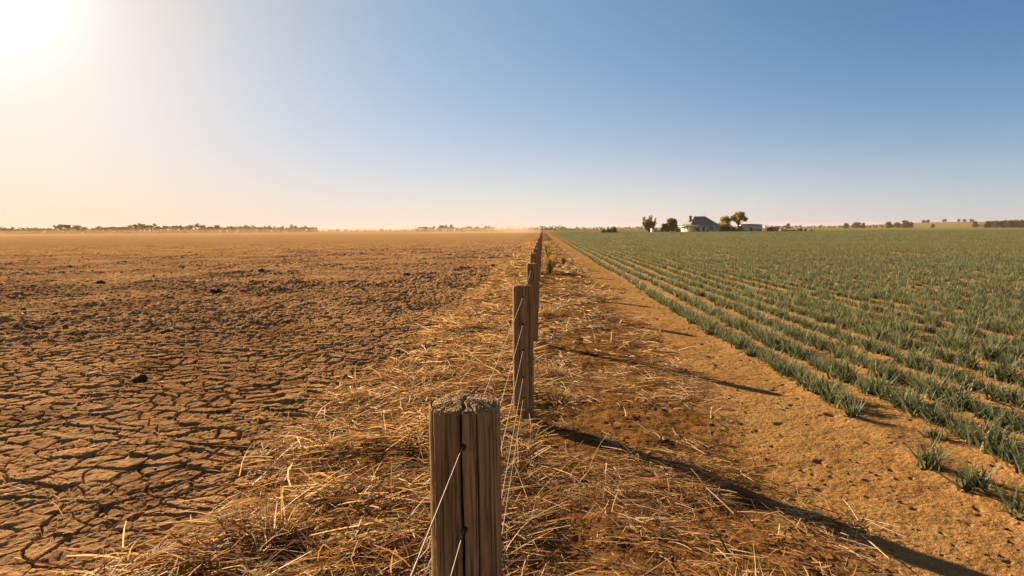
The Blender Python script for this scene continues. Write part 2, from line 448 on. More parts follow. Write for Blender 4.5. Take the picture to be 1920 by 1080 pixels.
def straw_density(x, y):
    n = fbm(x * 1.1, y * 0.7, 131, 4); n2 = fbm(x * 4.5, y * 3.0, 141, 3)
    w = 0.8 * fbm(y * 0.5, y * 0.13, 55, 2)
    w = w * 0.45; e_ = 0.30 * sstep(3.5, 9, y)
    l = sstep(-2.15 + w + e_, -1.55 + w + e_, x) * sstep(0.25, -0.1, x) * np.clip(0.55 + 2.2 * n + 2.0 * n2, 0.04, 1.25) * (1 - 0.2 * sstep(5, 14, y))
    r = sstep(0.1, 0.35, x) * sstep(2.15 + 0.3 * w, 1.55 + 0.3 * w, x) * np.clip(0.16 + 2.1 * n + 2.1 * n2, 0.01, 1) * (1 - 0.3 * sstep(5, 14, y))
    return l + r
def straw():
    parts = []
    def lot(n, y0, y1, x0, x1, L0, L1, W, lift, dens, elk=0.16, seg=3, spread=0.55, power=1.0):
        y = y0 + (y1 - y0) * rng.random(n) ** power; x = rng.uniform(x0, x1, n)
        keep = rng.random(n) < (straw_density(x, y) if dens is None else dens(x, y))
        x, y = x[keep], y[keep]; n = len(x)
        flow = np.where(x < 0.15, 0.95, 2.3) + 1.5 * fbm(x * 0.9, y * 0.9, 151, 2) + spread * rng.standard_normal(n)
        flow = np.where(rng.random(n) < 0.3, rng.uniform(0, 6.28, n), flow) + np.where(rng.random(n) < 0.5, math.pi, 0)
        ln = L0 + (L1 - L0) * rng.random(n) ** 2.2
        z = H(x, y) + lift * (0.25 + 0.75 * sstep(0.05, 0.45, np.abs(x))) * rng.random(n) ** 1.3 * (0.4 + 0.8 * np.clip(vnoise(x * 2, y * 2, 161), 0, 1)) + 0.002
        el = np.abs(rng.normal(0, elk, n)) * np.where(rng.random(n) < 0.06, 3.2, 1)
        bend = -el * rng.uniform(0.2, 1.4, n)
        P = np.stack([x, y, z], -1)
        parts.append(ribbons(P, flow, el, ln, W * rng.uniform(0.6, 1.5, n), bend, seg, 0.5, rng.uniform(-1.2, 1.2, n), rng.normal(0, 0.13, n)))
    lot(70000, 1.6, 8.5, -3.0, 2.4, 0.01, 0.07, 0.0040, 0.03, None, 0.25, seg=1, spread=1.2)
    lot(75000, 1.6, 7.5, -2.3, 0.15, 0.05, 0.36, 0.0060, 0.10, None, 0.28, spread=0.7)
    lot(30000, 6.5, 18, -2.3, 0.15, 0.06, 0.36, 0.009, 0.09, None, 0.26, seg=2, spread=0.7)
    cl = lambda k, x0, x1: (lambda x, y: (np.clip(2.6 * fbm(x * 2.6, y * 2.6, k, 2) - 0.25, 0, 1)) * sstep(x0 - .2, x0 + .1, x) * sstep(x1 + .2, x1 - .1, x))
    lot(26000, 1.6, 8, -2.2, 0.1, 0.08, 0.30, 0.0085, 0.10, cl(401, -1.9, -0.05), 0.42, spread=0.5)
    lot(9000, 1.6, 8, 0.2, 2.0, 0.08, 0.28, 0.0070, 0.05, cl(411, 0.35, 1.7), 0.32, spread=0.4)
    lot(12000, 8, 20, -2.0, 1.8, 0.08, 0.32, 0.014, 0.08, cl(421, -1.7, 1.6), 0.38, seg=2, spread=0.5)
    lot(72000, 1.6, 7.5, -3.0, 2.4, 0.05, 0.34, 0.0042, 0.035, None, 0.20, spread=0.42)
    lot(80000, 7.5, 18, -3.0, 2.4, 0.06, 0.36, 0.0085, 0.07, None, 0.20, seg=2, spread=0.42)
    lot(90000, 18, 90, -3.2, 2.4, 0.10, 0.45, 0.018, 0.07, None, 0.2, seg=2, power=1.6)
    # loose bits blown over the cracked field and the bare soil strip
    lot(9000, 2, 16, -16, -1.5, 0.03, 0.20, 0.0035, 0.012, lambda x, y: np.clip(0.25 + 1.6 * fbm(x * .5, y * .5, 171, 3) + 0.9 * sstep(-4, -2, x), 0.04, 1), seg=2)
    lot(26000, 12, 70, -60, -1.5, 0.05, 0.20, 0.011, 0.02, lambda x, y: np.clip(0.4 + 1.8 * fbm(x * .2, y * .2, 181, 3), 0.03, 1), 0.3, seg=1)
    lot(700, 2, 20, 1.5, 6, 0.02, 0.18, 0.003, 0.008, lambda x, y: np.full_like(x, 0.5), 0.05, seg=2)
    V, F, r_, t_ = merge(parts)
    o = obj('straw', mesh_np('straw', V, F, M_straw, False, {'rnd': r_, 't': t_}))
    tag(o, 'loose golden straw strewn along both sides of the post and wire fence', 'straw', kind='stuff')
straw()

# ------------------------------------------------------------------ crop plants
def plant_parts(n, X, Y, h, k, lod):
    """blades of n plants"""
    N = n * k
    ox = np.repeat(X, k) + rng.normal(0, 0.032, N); oy = np.repeat(Y, k) + rng.normal(0, 0.036, N)
    hh = np.repeat(h, k) * rng.uniform(0.6, 1.15, N)
    P = np.stack([ox, oy, np.repeat(H(X, Y) if lod != 'proto' else np.zeros(n), k) - 0.005], -1)
    az = rng.uniform(0, 2 * math.pi, N); el = np.clip(rng.normal(1.12, 0.28, N), 0.3, 1.55)
    bend = -np.abs(rng.normal(0.25, 0.45, N))
    w = {'proto': 0.0165, 'near': 0.018, 'mid': 0.023, 'far': 0.05}[lod] * rng.uniform(0.7, 1.3, N)
    seg = {'proto': 4, 'near': 3, 'mid': 2, 'far': 1}[lod]
    return ribbons(P, az, el, hh, w, bend, seg, 1.0, rng.uniform(-0.5, 0.5, N), rng.normal(0, 0.3, N))
protos = []
for i in range(8):
    parts = [plant_parts(1, np.zeros(1), np.zeros(1), np.array([0.215 * (0.8 + 0.06 * i)]), 44 + 3 * i, 'proto')]
    V, F, r_, t_ = merge(parts)
    protos.append(mesh_np('crop_plant', V, F, M_crop, True, {'rnd': r_, 't': t_}))
sparse = [(2.93, 5.75, 0.9), (2.90, 4.52, 0.95), (2.94, 4.12, 1.15), (2.97, 3.72, 1.1), (3.33, 5.2, 0.8)]
spots = []
for rI in range(0, 60):
    x0 = CROP_X0 + rI * ROW
    ys = np.arange(1.2 + rng.random() * 0.1, 60, 0.11)
    start = 6.05 if rI == 0 else (3.6 if rI == 1 else 1.2)
    for y in ys:
        if y < start: continue
        gap = fbm(np.array([x0 * 1.3]), np.array([y * 0.55]), 211, 3)[0]
        if gap < -0.33 and rng.random() < 0.8: continue
        if rng.random() < 0.10: continue
        px = x0 + rng.normal(0, 0.035) + 0.05 * math.sin(y * 0.35 + rI)
        spots.append((px, y + rng.normal(0, 0.03), rng.uniform(0.6, 1.22), rI))
def in_view(x, y, tol=0.85):
    c_, s_ = math.cos(R(YAW)), math.sin(R(YAW)); dx, dy = x - CAMX, y - CAMY
    d = -dx * s_ + dy * c_; u = dx * c_ + dy * s_
    return d > 0 and abs(u / d) < tol, d, u
near = []; rest = []
for s_ in spots:
    ok, d, u = in_view(s_[0], s_[1], 0.83)
    if not ok: continue
    (near if (d > 2.7 and u / d < 0.8) else rest).append((d,) + s_)
near.sort(); rest += near[294:]; near = near[:294]
def crop_plant(x, y, s_, label):
    o = obj('crop_plant', protos[rng.integers(8)])
    o.location = (x, y, H1(x, y)); o.rotation_euler = (0, 0, rng.uniform(0, 6.28)); o.scale = (s_ * rng.uniform(0.9, 1.15), s_, s_)
    tag(o, label, 'crop plant', 'young green crop plants set in rows')
    return o
lone = ['small lone green plant just past the near end of the outermost crop row',
        'spread green tuft alone on bare orange soil left of the wide spiky one',
        'wide spiky green tuft alone on bare soil, lowest one fully in the photo',
        'green tuft cut by the right edge of the photo near its bottom corner',
        'short green tuft in the gap at the near end of the second crop row']
for (x, y, s_), lb in zip(sparse, lone): crop_plant(x, y, s_, lb)
cnt = {}
def ordinal(n):
    o1 = 'zeroth first second third fourth fifth sixth seventh eighth ninth tenth eleventh twelfth thirteenth fourteenth fifteenth sixteenth seventeenth eighteenth nineteenth'.split()
    tens = {20: 'twent', 30: 'thirt', 40: 'fort', 50: 'fift', 60: 'sixt', 70: 'sevent', 80: 'eight'}
    if n < 20: return o1[n]
    t_ = tens[n // 10 * 10]
    return t_ + 'ieth' if n % 10 == 0 else t_ + 'y-' + o1[n % 10]
words = ['first', 'second', 'third', 'fourth', 'fifth', 'sixth', 'seventh', 'eighth', 'ninth', 'tenth']
for d, x, y, s_, rI in near:
    w_ = ordinal(rI + 1)
    cnt[rI] = cnt.get(rI, 0) + 1
    end_ = 'its near end' if rI < 2 else "the photo's right edge"
    crop_plant(x, y, s_, '%s green plant of the %s crop row, counted from %s' % (ordinal(cnt[rI]), w_, end_))
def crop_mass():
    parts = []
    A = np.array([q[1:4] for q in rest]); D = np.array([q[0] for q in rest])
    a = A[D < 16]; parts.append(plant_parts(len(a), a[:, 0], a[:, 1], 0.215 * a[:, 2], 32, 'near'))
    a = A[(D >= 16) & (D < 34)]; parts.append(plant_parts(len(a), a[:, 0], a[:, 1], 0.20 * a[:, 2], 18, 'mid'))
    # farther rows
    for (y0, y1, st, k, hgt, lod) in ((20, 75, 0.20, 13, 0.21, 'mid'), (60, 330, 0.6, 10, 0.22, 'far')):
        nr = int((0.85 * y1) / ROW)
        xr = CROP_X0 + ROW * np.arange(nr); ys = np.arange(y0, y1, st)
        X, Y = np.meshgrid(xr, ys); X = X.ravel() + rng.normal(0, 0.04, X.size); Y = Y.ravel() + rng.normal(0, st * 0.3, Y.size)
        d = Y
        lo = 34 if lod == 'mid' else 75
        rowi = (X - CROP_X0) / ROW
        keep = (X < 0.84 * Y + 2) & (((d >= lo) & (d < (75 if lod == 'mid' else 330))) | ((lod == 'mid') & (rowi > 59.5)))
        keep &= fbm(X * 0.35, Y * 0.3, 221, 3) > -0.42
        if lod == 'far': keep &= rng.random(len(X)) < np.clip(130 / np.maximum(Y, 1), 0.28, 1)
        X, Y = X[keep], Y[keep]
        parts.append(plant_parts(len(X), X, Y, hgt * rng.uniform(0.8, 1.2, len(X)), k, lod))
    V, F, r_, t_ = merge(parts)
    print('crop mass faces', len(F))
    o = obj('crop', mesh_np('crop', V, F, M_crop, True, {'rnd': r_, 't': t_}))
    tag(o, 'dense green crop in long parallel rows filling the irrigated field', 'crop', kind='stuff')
crop_mass()

# ------------------------------------------------------------------ fence
def wood_material():
    m, nt, out = mat_new('weathered_wood'); t = NT(nt)
    tc = t.n('ShaderNodeTexCoord').outputs['Object']
    v = t.vmul(tc, (1, 1, 0.035)); v2 = t.vmul(tc, (1, 1, 0.012))
    g = t.noise(v, 90, 5, 0.7); g2 = t.noise(v2, 28, 4, 0.6); big = t.noise(tc, 4, 4, 0.6)
    col = t.mix(t.ramp(g2, 0.3, 0.7), (0.26, 0.142, 0.062), (0.42, 0.26, 0.13))
    col = t.mix(t.math('MULTIPLY', t.ramp(g, 0.46, 0.62), 0.85), col, (0.07, 0.035, 0.018))
    col = t.mix(t.math('MULTIPLY', t.ramp(big, 0.5, 0.75), 0.5), col, (0.19, 0.095, 0.045))
    # sawn grey end grain
    ng = t.n('ShaderNodeTexCoord').outputs['Normal']; sn = t.n('ShaderNodeSeparateXYZ'); t.set(sn.inputs[0], ng)
    end = t.attr('endgrain')
    eg = t.mix(t.ramp(t.noise(tc, 60, 5, 0.7), 0.35, 0.65), (0.42, 0.265, 0.14), (0.20, 0.115, 0.058))
    col = t.mix(end, col, eg)
    b = t.n('ShaderNodeBsdfPrincipled'); t.set(b.inputs['Base Color'], col)
    b.inputs['Roughness'].default_value = 0.9; b.inputs['Specular IOR Level'].default_value = 0.15
    h = t.math('ADD', t.math('MULTIPLY', g, 0.7), t.math('MULTIPLY', t.noise(tc, 120, 3), 0.3))
    t.set(b.inputs['Normal'], t.bump(h, 1.0, 0.006))
    nt.links.new(b.outputs[0], out.inputs['Surface'])
    return m
M_wood = wood_material()
WIRES = [1.105, 0.865, 0.635, 0.39, 0.20]
def post_mesh(h, rad, seed, na, nz, nr, main=None, slope=0.0, tip=0.0):
    """log with grain, drying splits, wire holes facing along the fence, cracked end grain"""
    r_ = np.random.default_rng(seed)
    ang = np.linspace(0, 2 * math.pi, na, endpoint=False)      # 0 = -Y (towards the camera)
    zs = np.concatenate([np.linspace(-0.35, 0.0, 4)[:-1], np.linspace(0, h, nz)])
    A, Z = np.meshgrid(ang, zs)
    def w(a, c_): return (a - c_ + math.pi) % (2 * math.pi) - math.pi
    base = rad * (1 + 0.035 * np.cos(2 * A + seed) + 0.025 * np.cos(3 * A + 2 * seed) + 0.02 * np.cos(5 * A + seed))
    q = np.cos(A * 40) ; 
    grain = 0.0014 * fbm(A * 26, Z * 1.8, seed, 4) + 0.0040 * fbm(A * 2.2, Z * 1.5, seed + 3, 3)
    Rr = base + grain
    Rr *= 1 - 0.03 * Z / h
    splits = [(main if main is not None else r_.uniform(-1, 1), 0.020, 0.065, 0.0, 0.0)]
    for i in range(14): splits.append((r_.uniform(-math.pi, math.pi), r_.uniform(0.005, 0.012), r_.uniform(0.003, 0.012), r_.uniform(0, 0.5), r_.uniform(0, 0.35)))
    if main is not None: splits += [(0.47, 0.014, 0.040, 0.0, 0.0), (1.02, 0.009, 0.018, 0.0, 0.1), (-0.71, 0.006, 0.008, 0.2, 0.1), (-1.15, 0.010, 0.014, 0.3, 0.0)]
    for c_, wd, dp, z0, z1 in splits:
        path = c_ + 0.05 * (fbm(Z * 3.0 + c_ * 9, Z * 0 + seed, 7, 3))
        ww = wd * (0.75 + 0.9 * vnoise(Z * 4 + c_ * 5, Z * 0 + 3, seed))
        g = np.exp(-(w(A, path) / ww) ** 2) * sstep(z0 * h - 0.1, z0 * h + 0.1, Z) * (1 - sstep((1 - z1) * h, (1 - z1) * h + 0.06, Z) * (z1 > 0))
        Rr = Rr - dp * g
    for wz in WIRES:
        for c_ in (0.0, math.pi):
            dd = np.sqrt((w(A, c_ + 0.03) * rad) ** 2 + (Z - wz) ** 2)
            Rr = Rr - 0.035 * (1 - sstep(0.006, 0.0115, dd)) - 0.0015 * np.exp(-(dd / 0.02) ** 2)
    Rr = Rr - 0.004 * sstep(h - 0.012, h, Z)                    # worn rim
    Rr = np.maximum(Rr, rad * 0.35)
    X = np.sin(A) * Rr; Y = -np.cos(A) * Rr
    Zs = Z + (slope * X + tip * Y) * sstep(h * 0.5, h, Z)
    V = [np.stack([X, Y, Zs], -1).reshape(-1, 3)]; m = len(zs)
    i, j = np.meshgrid(np.arange(m - 1), np.arange(na), indexing='ij'); j2 = (j + 1) % na
    F = [np.stack([i * na + j, i * na + j2, (i + 1) * na + j2, (i + 1) * na + j], -1).reshape(-1, 4)]
    # top: rings from the rim inwards
    fr = np.linspace(1, 0.02, nr + 1)[1:]; rim = (m - 1) * na
    rimR = Rr[-1]; prev = rim
    smooth_rim = rad * 0.97
    for k, f in enumerate(fr):
        rr = rimR * f if f > 0.85 else smooth_rim * f * (0.15 + 0.85) 
        x = np.sin(ang) * rr; y = -np.cos(ang) * rr
        wx = x + 0.006 * fbm(x * 60, y * 60, seed + 31, 3); wy = y + 0.006 * fbm(x * 60, y * 60, seed + 37, 3)
        z = h + slope * x + tip * y + 0.005 * fbm(x * 22, y * 22, seed + 9, 2) + 0.0015 * fbm(x * 90, y * 90, seed + 19, 3) + 0.0006 * np.sin(rr * 900 + 3 * fbm(x * 30, y * 30, 5, 2)) + 0.010 * (1 - f ** 2) - 0.004 * f ** 8
        rr2 = np.hypot(wx, wy); aa = np.arctan2(wx, -wy)
        for c_, wd, dp, z0, z1 in splits:
            if z1 > 0.12: continue
            L_ = 1.0 if dp > 0.05 else 0.55
            dist = np.abs(np.sin(w(aa, c_)) * rr2 + 0.004 * np.sin(rr2 * 90 + c_ * 7)); front = np.cos(w(aa, c_)) * rr2 > (-0.3 * rad if L_ == 1.0 else 0.35 * rad)
            z = z - 0.030 * np.exp(-(dist / (wd * rad * 1.3 + 0.001)) ** 2) * front * np.clip(dp * 25, 0.2, 1)
        e, cr, bx, by = voro(wx / 0.021, wy / 0.016, seed + 3)
        z = z - 0.0022 * (1 - sstep(0.01, 0.09, e))
        for q_ in range(16):
            c_ = q_ * 0.39 + 0.25 * math.sin(q_ * 7.1 + seed); ln_ = 0.25 + 0.55 * ((q_ * 37 + seed * 11) % 10) / 10
            dist = np.abs(np.sin(w(aa, c_)) * rr2 + 0.004 * np.sin(rr2 * 160 + q_)); ok_ = (np.cos(w(aa, c_)) > 0) * sstep(ln_ * rad * 0.9, ln_ * rad * 1.1, rr2)
            z = z - 0.006 * np.exp(-(dist / 0.0013) ** 2) * ok_
        V.append(np.stack([x, y, z], -1)); cur = sum(len(a) for a in V[:-1])
        F.append(np.stack([prev + np.arange(na), prev + (np.arange(na) + 1) % na, cur + (np.arange(na) + 1) % na, cur + np.arange(na)], -1)); prev = cur
    V = np.concatenate(V); end = np.zeros(len(V)); end[m * na:] = 1
    ctr = len(V); V = np.vstack([V, [[0, 0, h + 0.008]]]); end = np.append(end, 1)
    capf = np.stack([prev + np.arange(na), prev + (np.arange(na) + 1) % na, np.full(na, ctr)], -1)
    return mesh_np('post', V, [np.concatenate(F), capf], M_wood, True, {'endgrain': end})
fence = empty('post_and_wire_fence', (0, 0, 0))
tag(fence, 'weathered timber post and wire fence running away between dry field and crop', 'fence')
post_y = [1.80, 5.68, 9.45, 13.1, 16.8, 20.6] + [20.6 + 3.9 * i for i in range(1, 72)]
hero = post_mesh(1.20, 0.1035, 2, 520, 620, 60, main=-0.02, slope=-0.02, tip=0.07)
second = post_mesh(1.20, 0.094, 5, 260, 420, 24)
variants = [post_mesh(1.19, 0.09, 7 + i, 96, 120, 8, slope=0.05 * (i - 1)) for i in range(4)]
for i, y in enumerate(post_y):
    o = obj('post', hero if i == 0 else second if i == 1 else variants[i % 4], fence)
    o.location = (rng.normal(0, 0.010) if i > 1 else (-0.045 if i == 0 else 0.0), y, H1(0, y) * 0 + (0 if i < 2 else rng.normal(0, 0.012)))
    o.rotation_euler = (rng.normal(0, 0.006), rng.normal(0, 0.008) if i > 1 else -0.004, 0 if i < 2 else rng.choice([0, math.pi]))
    if i == 0: o['label'] = 'nearest post with a split and cracked grey top'
M_wire = simple('galvanised_wire', (0.25, 0.205, 0.16), (0.12, 0.08, 0.05), 25, 0.6, 0.3, metallic=0.2)
for wz in WIRES:
    b = MB(); ys = sorted([-2.0] + post_y); pts = []
    for a_, b_ in zip(ys[:-1], ys[1:]):
        xa_ = -0.085 if a_ < 0 else -0.045 if a_ == post_y[0] else 0.0; xb_ = -0.045 if b_ == post_y[0] else 0.0
        for s_ in np.linspace(0, 1, 6 if b_ < 40 else 2, endpoint=False):
            pts.append((xa_ + (xb_ - xa_) * s_, a_ + (b_ - a_) * s_, wz - 0.012 * 4 * s_ * (1 - s_) * (1 if a_ > 0 else 0)))
    pts.append((0, ys[-1], wz))
    b.tube(pts, 0.0018, 6).build('wire', M_wire, fence, True)

# ------------------------------------------------------------------ trees, shrubs and tufts
M_bark = simple('bark', (0.17, 0.115, 0.075), (0.09, 0.06, 0.04), 4, 0.95, 0.1, 0.5, (1, 1, 0.2))
M_leaf = {'gum': leafy('gum_leaf', [(0.14, 0.10, 0.05), (0.20, 0.145, 0.07), (0.26, 0.19, 0.09)], 0.25),  # gum leaves made paler and browner: the haze before them is in the colour
          'green': leafy('garden_leaf', [(0.11, 0.11, 0.03), (0.18, 0.17, 0.045), (0.26, 0.23, 0.06)], 0.5),
          'gold': leafy('golden_leaf', [(0.18, 0.15, 0.03), (0.30, 0.24, 0.05), (0.42, 0.33, 0.08)], 0.55),
          'dark': leafy('dark_leaf', [(0.03, 0.035, 0.015), (0.05, 0.055, 0.022), (0.075, 0.07, 0.03)], 0.2)}
def leaves(C, n, rad, size, flat=1.0):
    """n leaf sprays round each centre in C (k,3); rad (k,)"""
    k = len(C); N = n * k
    d = rng.standard_normal((N, 3)); d /= np.linalg.norm(d, axis=1)[:, None]
    r_ = rng.random(N) ** 0.4
    P = np.repeat(C, n, 0) + d * (r_ * np.repeat(rad, n))[:, None] * np.array([1, 1, flat])
    u = rng.standard_normal((N, 3)); u /= np.linalg.norm(u, axis=1)[:, None]
    w_ = np.cross(u, rng.standard_normal((N, 3))); w_ /= np.linalg.norm(w_, axis=1)[:, None]
    s_ = size * rng.uniform(0.5, 1.4, N)[:, None]
    V = np.stack([P - u * s_, P - w_ * s_ * 0.45, P + u * s_, P + w_ * s_ * 0.45], 1).reshape(-1, 3)
    F = np.arange(4 * N).reshape(N, 4)
    return V, F, np.repeat(rng.random(N), 4), np.tile([0, .5, 1, .5], N).astype(float)
def tree_meshes(kind, h, wd, leaf, size, seed, cnt_=None):
    """trunk mesh, crown mesh: limbs rise to leaf masses"""
    r_ = np.random.default_rng(seed); b = MB(); C = []; rad = []
    if kind == 'gum':
        th = h * r_.uniform(0.22, 0.38); nl = r_.integers(4, 7); b.tube([(0, 0, -0.4), (0.05 * h * r_.normal() * .3, 0, th * .5), (0, 0, th)], [h * .035, h * .028, h * .022])
        for i in range(nl):
            a = i * 6.28 / nl + r_.uniform(-.5, .5); rr = wd * r_.uniform(0.25, 0.9) / 2; top = h * r_.uniform(0.62, 0.90)
            e = np.array([math.cos(a) * rr, math.sin(a) * rr, top]); m_ = np.array([e[0] * .4, e[1] * .4, th + (top - th) * .45])
            b.tube([(0, 0, th * .9), m_, e], [h * .018, h * .012, h * .006], 5)
            for j in range(3):
                e2 = e + np.array([r_.normal() * wd * .11, r_.normal() * wd * .11, r_.uniform(-.08, .10) * h]); b.tube([m_ * .4 + e * .6, e2], [h * .008, h * .003], 4)
                C.append(e2); rad.append(wd * r_.uniform(0.10, 0.19))
        n = cnt_ or 75; flat = 0.55
    elif kind == 'open':
        th = h * .3; b.tube([(0, 0, -0.3), (.1, 0, th)], [h * .04, h * .03])
        for i in range(22):
            a = i * 2.4 + r_.uniform(-.4, .4); rr = wd * r_.uniform(.15, 1) / 2; top = h * r_.uniform(.66, 1) * (0.54 + .42 * math.sqrt(max(0, 1 - (2 * rr / wd) ** 2)) * r_.uniform(.65, 1))
            e = np.array([math.cos(a) * rr, math.sin(a) * rr, top]); m_ = np.array([e[0] * .45, e[1] * .45, th + (top - th) * .5])
            b.tube([(.05, 0, th * r_.uniform(.5, 1)), m_, e], [h * .016, h * .011, h * .004], 5)
            for j in range(3): C.append(e + r_.normal(size=3) * np.array([.07, .07, .05]) * wd); rad.append(wd * r_.uniform(.09, .16))
        n = cnt_ or 60; flat = .8
    elif kind == 'wispy':
        for i in range(26):
            a = i * 2.4; rr = wd * r_.uniform(.1, 1) / 2; top = h * r_.uniform(.55, 1.0)
            e = np.array([math.cos(a) * rr, math.sin(a) * rr, top]); b.tube([(e[0] * .1, e[1] * .1, -.2), e * np.array([.6, .6, .5]), e], [h * .014, h * .009, h * .003], 4)
            for f in (.35, .5, .62, .75, .88, 1): C.append(e * np.array([.25 + .75 * f, .25 + .75 * f, f])); rad.append(wd * .075)
        n = cnt_ or 20; flat = 1.8
    else:                                        # round, leafy to the ground
        b.tube([(0, 0, -0.3), (0, 0, h * .3), (0.1, 0, h * .6)], [h * .05, h * .04, h * .02])
        for i in range(5): 
            a = i * 1.26 + .3; b.tube([(0, 0, h * .2), (math.cos(a) * wd * .3, math.sin(a) * wd * .3, h * .5)], [h * .025, h * .01], 5)
        for i in range(40):
            a = i * 2.4 + r_.uniform(-.6, .6); zz = r_.uniform(.12, .90); prof = math.sqrt(max(.05, 1 - (abs(zz - .38) / .55) ** 2)); rr = wd / 2 * prof * r_.uniform(.3, .85)
            C.append(np.array([math.cos(a) * rr, math.sin(a) * rr, zz * h])); rad.append(wd * r_.uniform(.12, .21))
        n = cnt_ or 80; flat = .85
    t_ = b; V, F, r1, t1 = leaves(np.array(C), n, np.array(rad), size, flat)
    V[:, 2] = np.maximum(V[:, 2], 0.02)
    Vt = np.concatenate(t_.v); Ft = np.concatenate(t_.f4)
    return mesh_np('trunk', Vt, Ft, M_bark, True), mesh_np('crown', V, F, M_leaf[leaf], False, {'rnd': r1, 't': t1})
def place_tree(name, meshes, px, depth, scale, label, cat, group=None, sq=1.0, dz=0.0):
    x, y, _ = at(px, depth); e = empty(name, (x, y, H1(x, y) + dz - 0.05), rng.uniform(0, 6.28)); e.scale = (scale * sq, scale * sq, scale)
    obj('trunk', meshes[0], e); obj('crown', meshes[1], e); tag(e, label, cat, group); return e
gums = [tree_meshes('gum', 10, w_, 'gum', .50, 40 + i) for i, w_ in enumerate((11, 13, 9, 14, 10, 12))]
rounds = [tree_meshes('round', 8, w_, 'dark', .42, 60 + i) for i, w_ in enumerate((8, 10, 12))]
# eucalypts on the skyline beyond the dry field: column, height in the photo's pixels
row_l = [(8, 15), (22, 12), (38, 11), (47, 9), (70, 12), (78, 11), (95, 12), (119, 21), (131, 18), (152, 18), (163, 13), (192, 14), (205, 13), (216, 14), (230, 13),
         (243, 13), (257, 18), (272, 19), (288, 19), (301, 14), (314, 16), (327, 16), (341, 15), (358, 16), (377, 18), (396, 14), (410, 15), (426, 12), (440, 12), (456, 13),
         (470, 11), (490, 11), (508, 10), (527, 10), (545, 9), (565, 9)]
pos_w = {0: 'first', 1: 'second', 2: 'third'}
n_l = len(row_l)
for i, (px, hp) in enumerate(row_l):
    sz = 'tall' if hp >= 18 else 'medium' if hp >= 13 else 'low'
    lb = '%s flat-crowned gum, %s tree from the left end of the hazy skyline row' % (sz, ordinal(i + 1))
    place_tree('gum_tree', gums[i % 6], px, 575 + rng.uniform(-25, 45), hp / 22.0 * rng.uniform(.97, 1.05), lb, 'tree', 'gum trees along the skyline beyond the dry field')
def woodland(runs, leaf, label):
    Vs = []; b = 0; parts = []
    tb = MB()
    for (p0, p1, depth, hp, dn) in runs:
        n = max(2, int(abs(p1 - p0) / FPX * depth / dn))
        for k in range(n):
            px = p0 + (p1 - p0) * (k + rng.uniform(.1, .9)) / n; d = depth * rng.uniform(.97, 1.05); x, y, _ = at(px, d); z = H1(x, y)
            h_ = hp * d / FPX * rng.uniform(.65, 1.08); w_ = h_ * rng.uniform(.9, 1.4)
            tb.tube([(x, y, z - .3), (x, y, z + h_ * .6)], [h_ * .03, h_ * .015], 4)
            m_ = 9; C = np.stack([x + rng.normal(0, w_ * .3, m_), y + rng.normal(0, w_ * .3, m_), z + h_ * rng.uniform(.08, .82, m_)], 1)
            parts.append(leaves(C, 34, w_ * rng.uniform(.16, .26, m_), .075 * h_ + .08 * d / 600, .8))
    V, F, r_, t_ = merge(parts)
    o = obj('woodland', mesh_np('woodland', V, F, M_leaf[leaf], False, {'rnd': r_, 't': t_})); tag(o, label, 'woodland', kind='stuff')
    Vt = np.concatenate(tb.v); t = obj('trunks', mesh_np('trunks', Vt, np.concatenate(tb.f4), M_bark), o)
woodland([(-60, 595, 660, 14, 4.5), (-60, 600, 690, 12, 4.0)], 'gum', 'continuous low band of hazy scrub behind the skyline gum trees on the left')
woodland([(787, 931, 620, 11, 3.2), (795, 850, 640, 13, 9)], 'dark', 'compact dark copse on the horizon straight ahead of the dry field')
woodland([(590, 790, 1500, 4, 9), (930, 1010, 1400, 4.5, 9), (995, 1060, 1150, 9, 5), (1050, 1210, 1250, 6.5, 5), (1215, 1470, 1300, 6, 6), (1455, 1480, 900, 7, 5)], 'dark', 'thin distant line of trees along the horizon behind the end of the fence')
woodland([(1470, 1700, 1250, 5.5, 5), (1830, 2000, 1100, 6, 5)], 'dark', 'low dark line of far trees beyond the crop field right of the sheds')
right_trees = [(1476, 11, 'round bushy tree above the dark line just right of the sheds'), (1584, 11, 'rounded tree, leftmost of three on the horizon far right of the sheds'),
    (1604, 13, 'taller rounded tree in the middle of three on the horizon right of the sheds'), (1616, 11, 'squat tree, rightmost of three on the horizon right of the sheds'),
    (1664, 13, 'small domed tree at the left end of the dark clump before the sandy rise'), (1680, 12, 'broad low tree inside the dark clump left of the sandy rise'),
    (1694, 16, 'tallest tree of the dark clump at the left foot of the sandy rise'), (1704, 12, 'last tree at the right end of the clump by the sandy rise'),
    (1729, 13, 'tiny tree standing on top of the left of the sandy rise'), (1746, 8, 'low dark bushy tree at the foot of the sandy rise'), (1737, 13, 'pair partner tree on the crest of the sandy rise, second from left'),
    (1768, 13, 'lone small tree midway along the sandy rise'), (1794, 14, 'domed tree on the right part of the sandy rise, left of a darker one'), (1805, 14, 'darker domed tree on the right part of the sandy rise'),
    (1818, 13, 'small tree close left of the dark tree ending the sandy rise'), (1826, 13, 'dark round tree at the right end of the sandy rise')]
for i, (px, hp, lb) in enumerate(right_trees):
    d = 900 if hp < 14 else 880
    if px in (1729, 1737, 1768, 1794, 1805, 1818): place_tree('tree', rounds[i % 3], px, 1480, .85, lb, 'tree', 'trees scattered on the far sandy rise', 1.0, 0)
    else: place_tree('tree', rounds[i % 3], px, d, hp * d / FPX / 8.0 * .9, lb, 'tree', 'trees scattered along the right horizon')
wb = [1848, 1858, 1869, 1880, 1891, 1902, 1913, 1924]
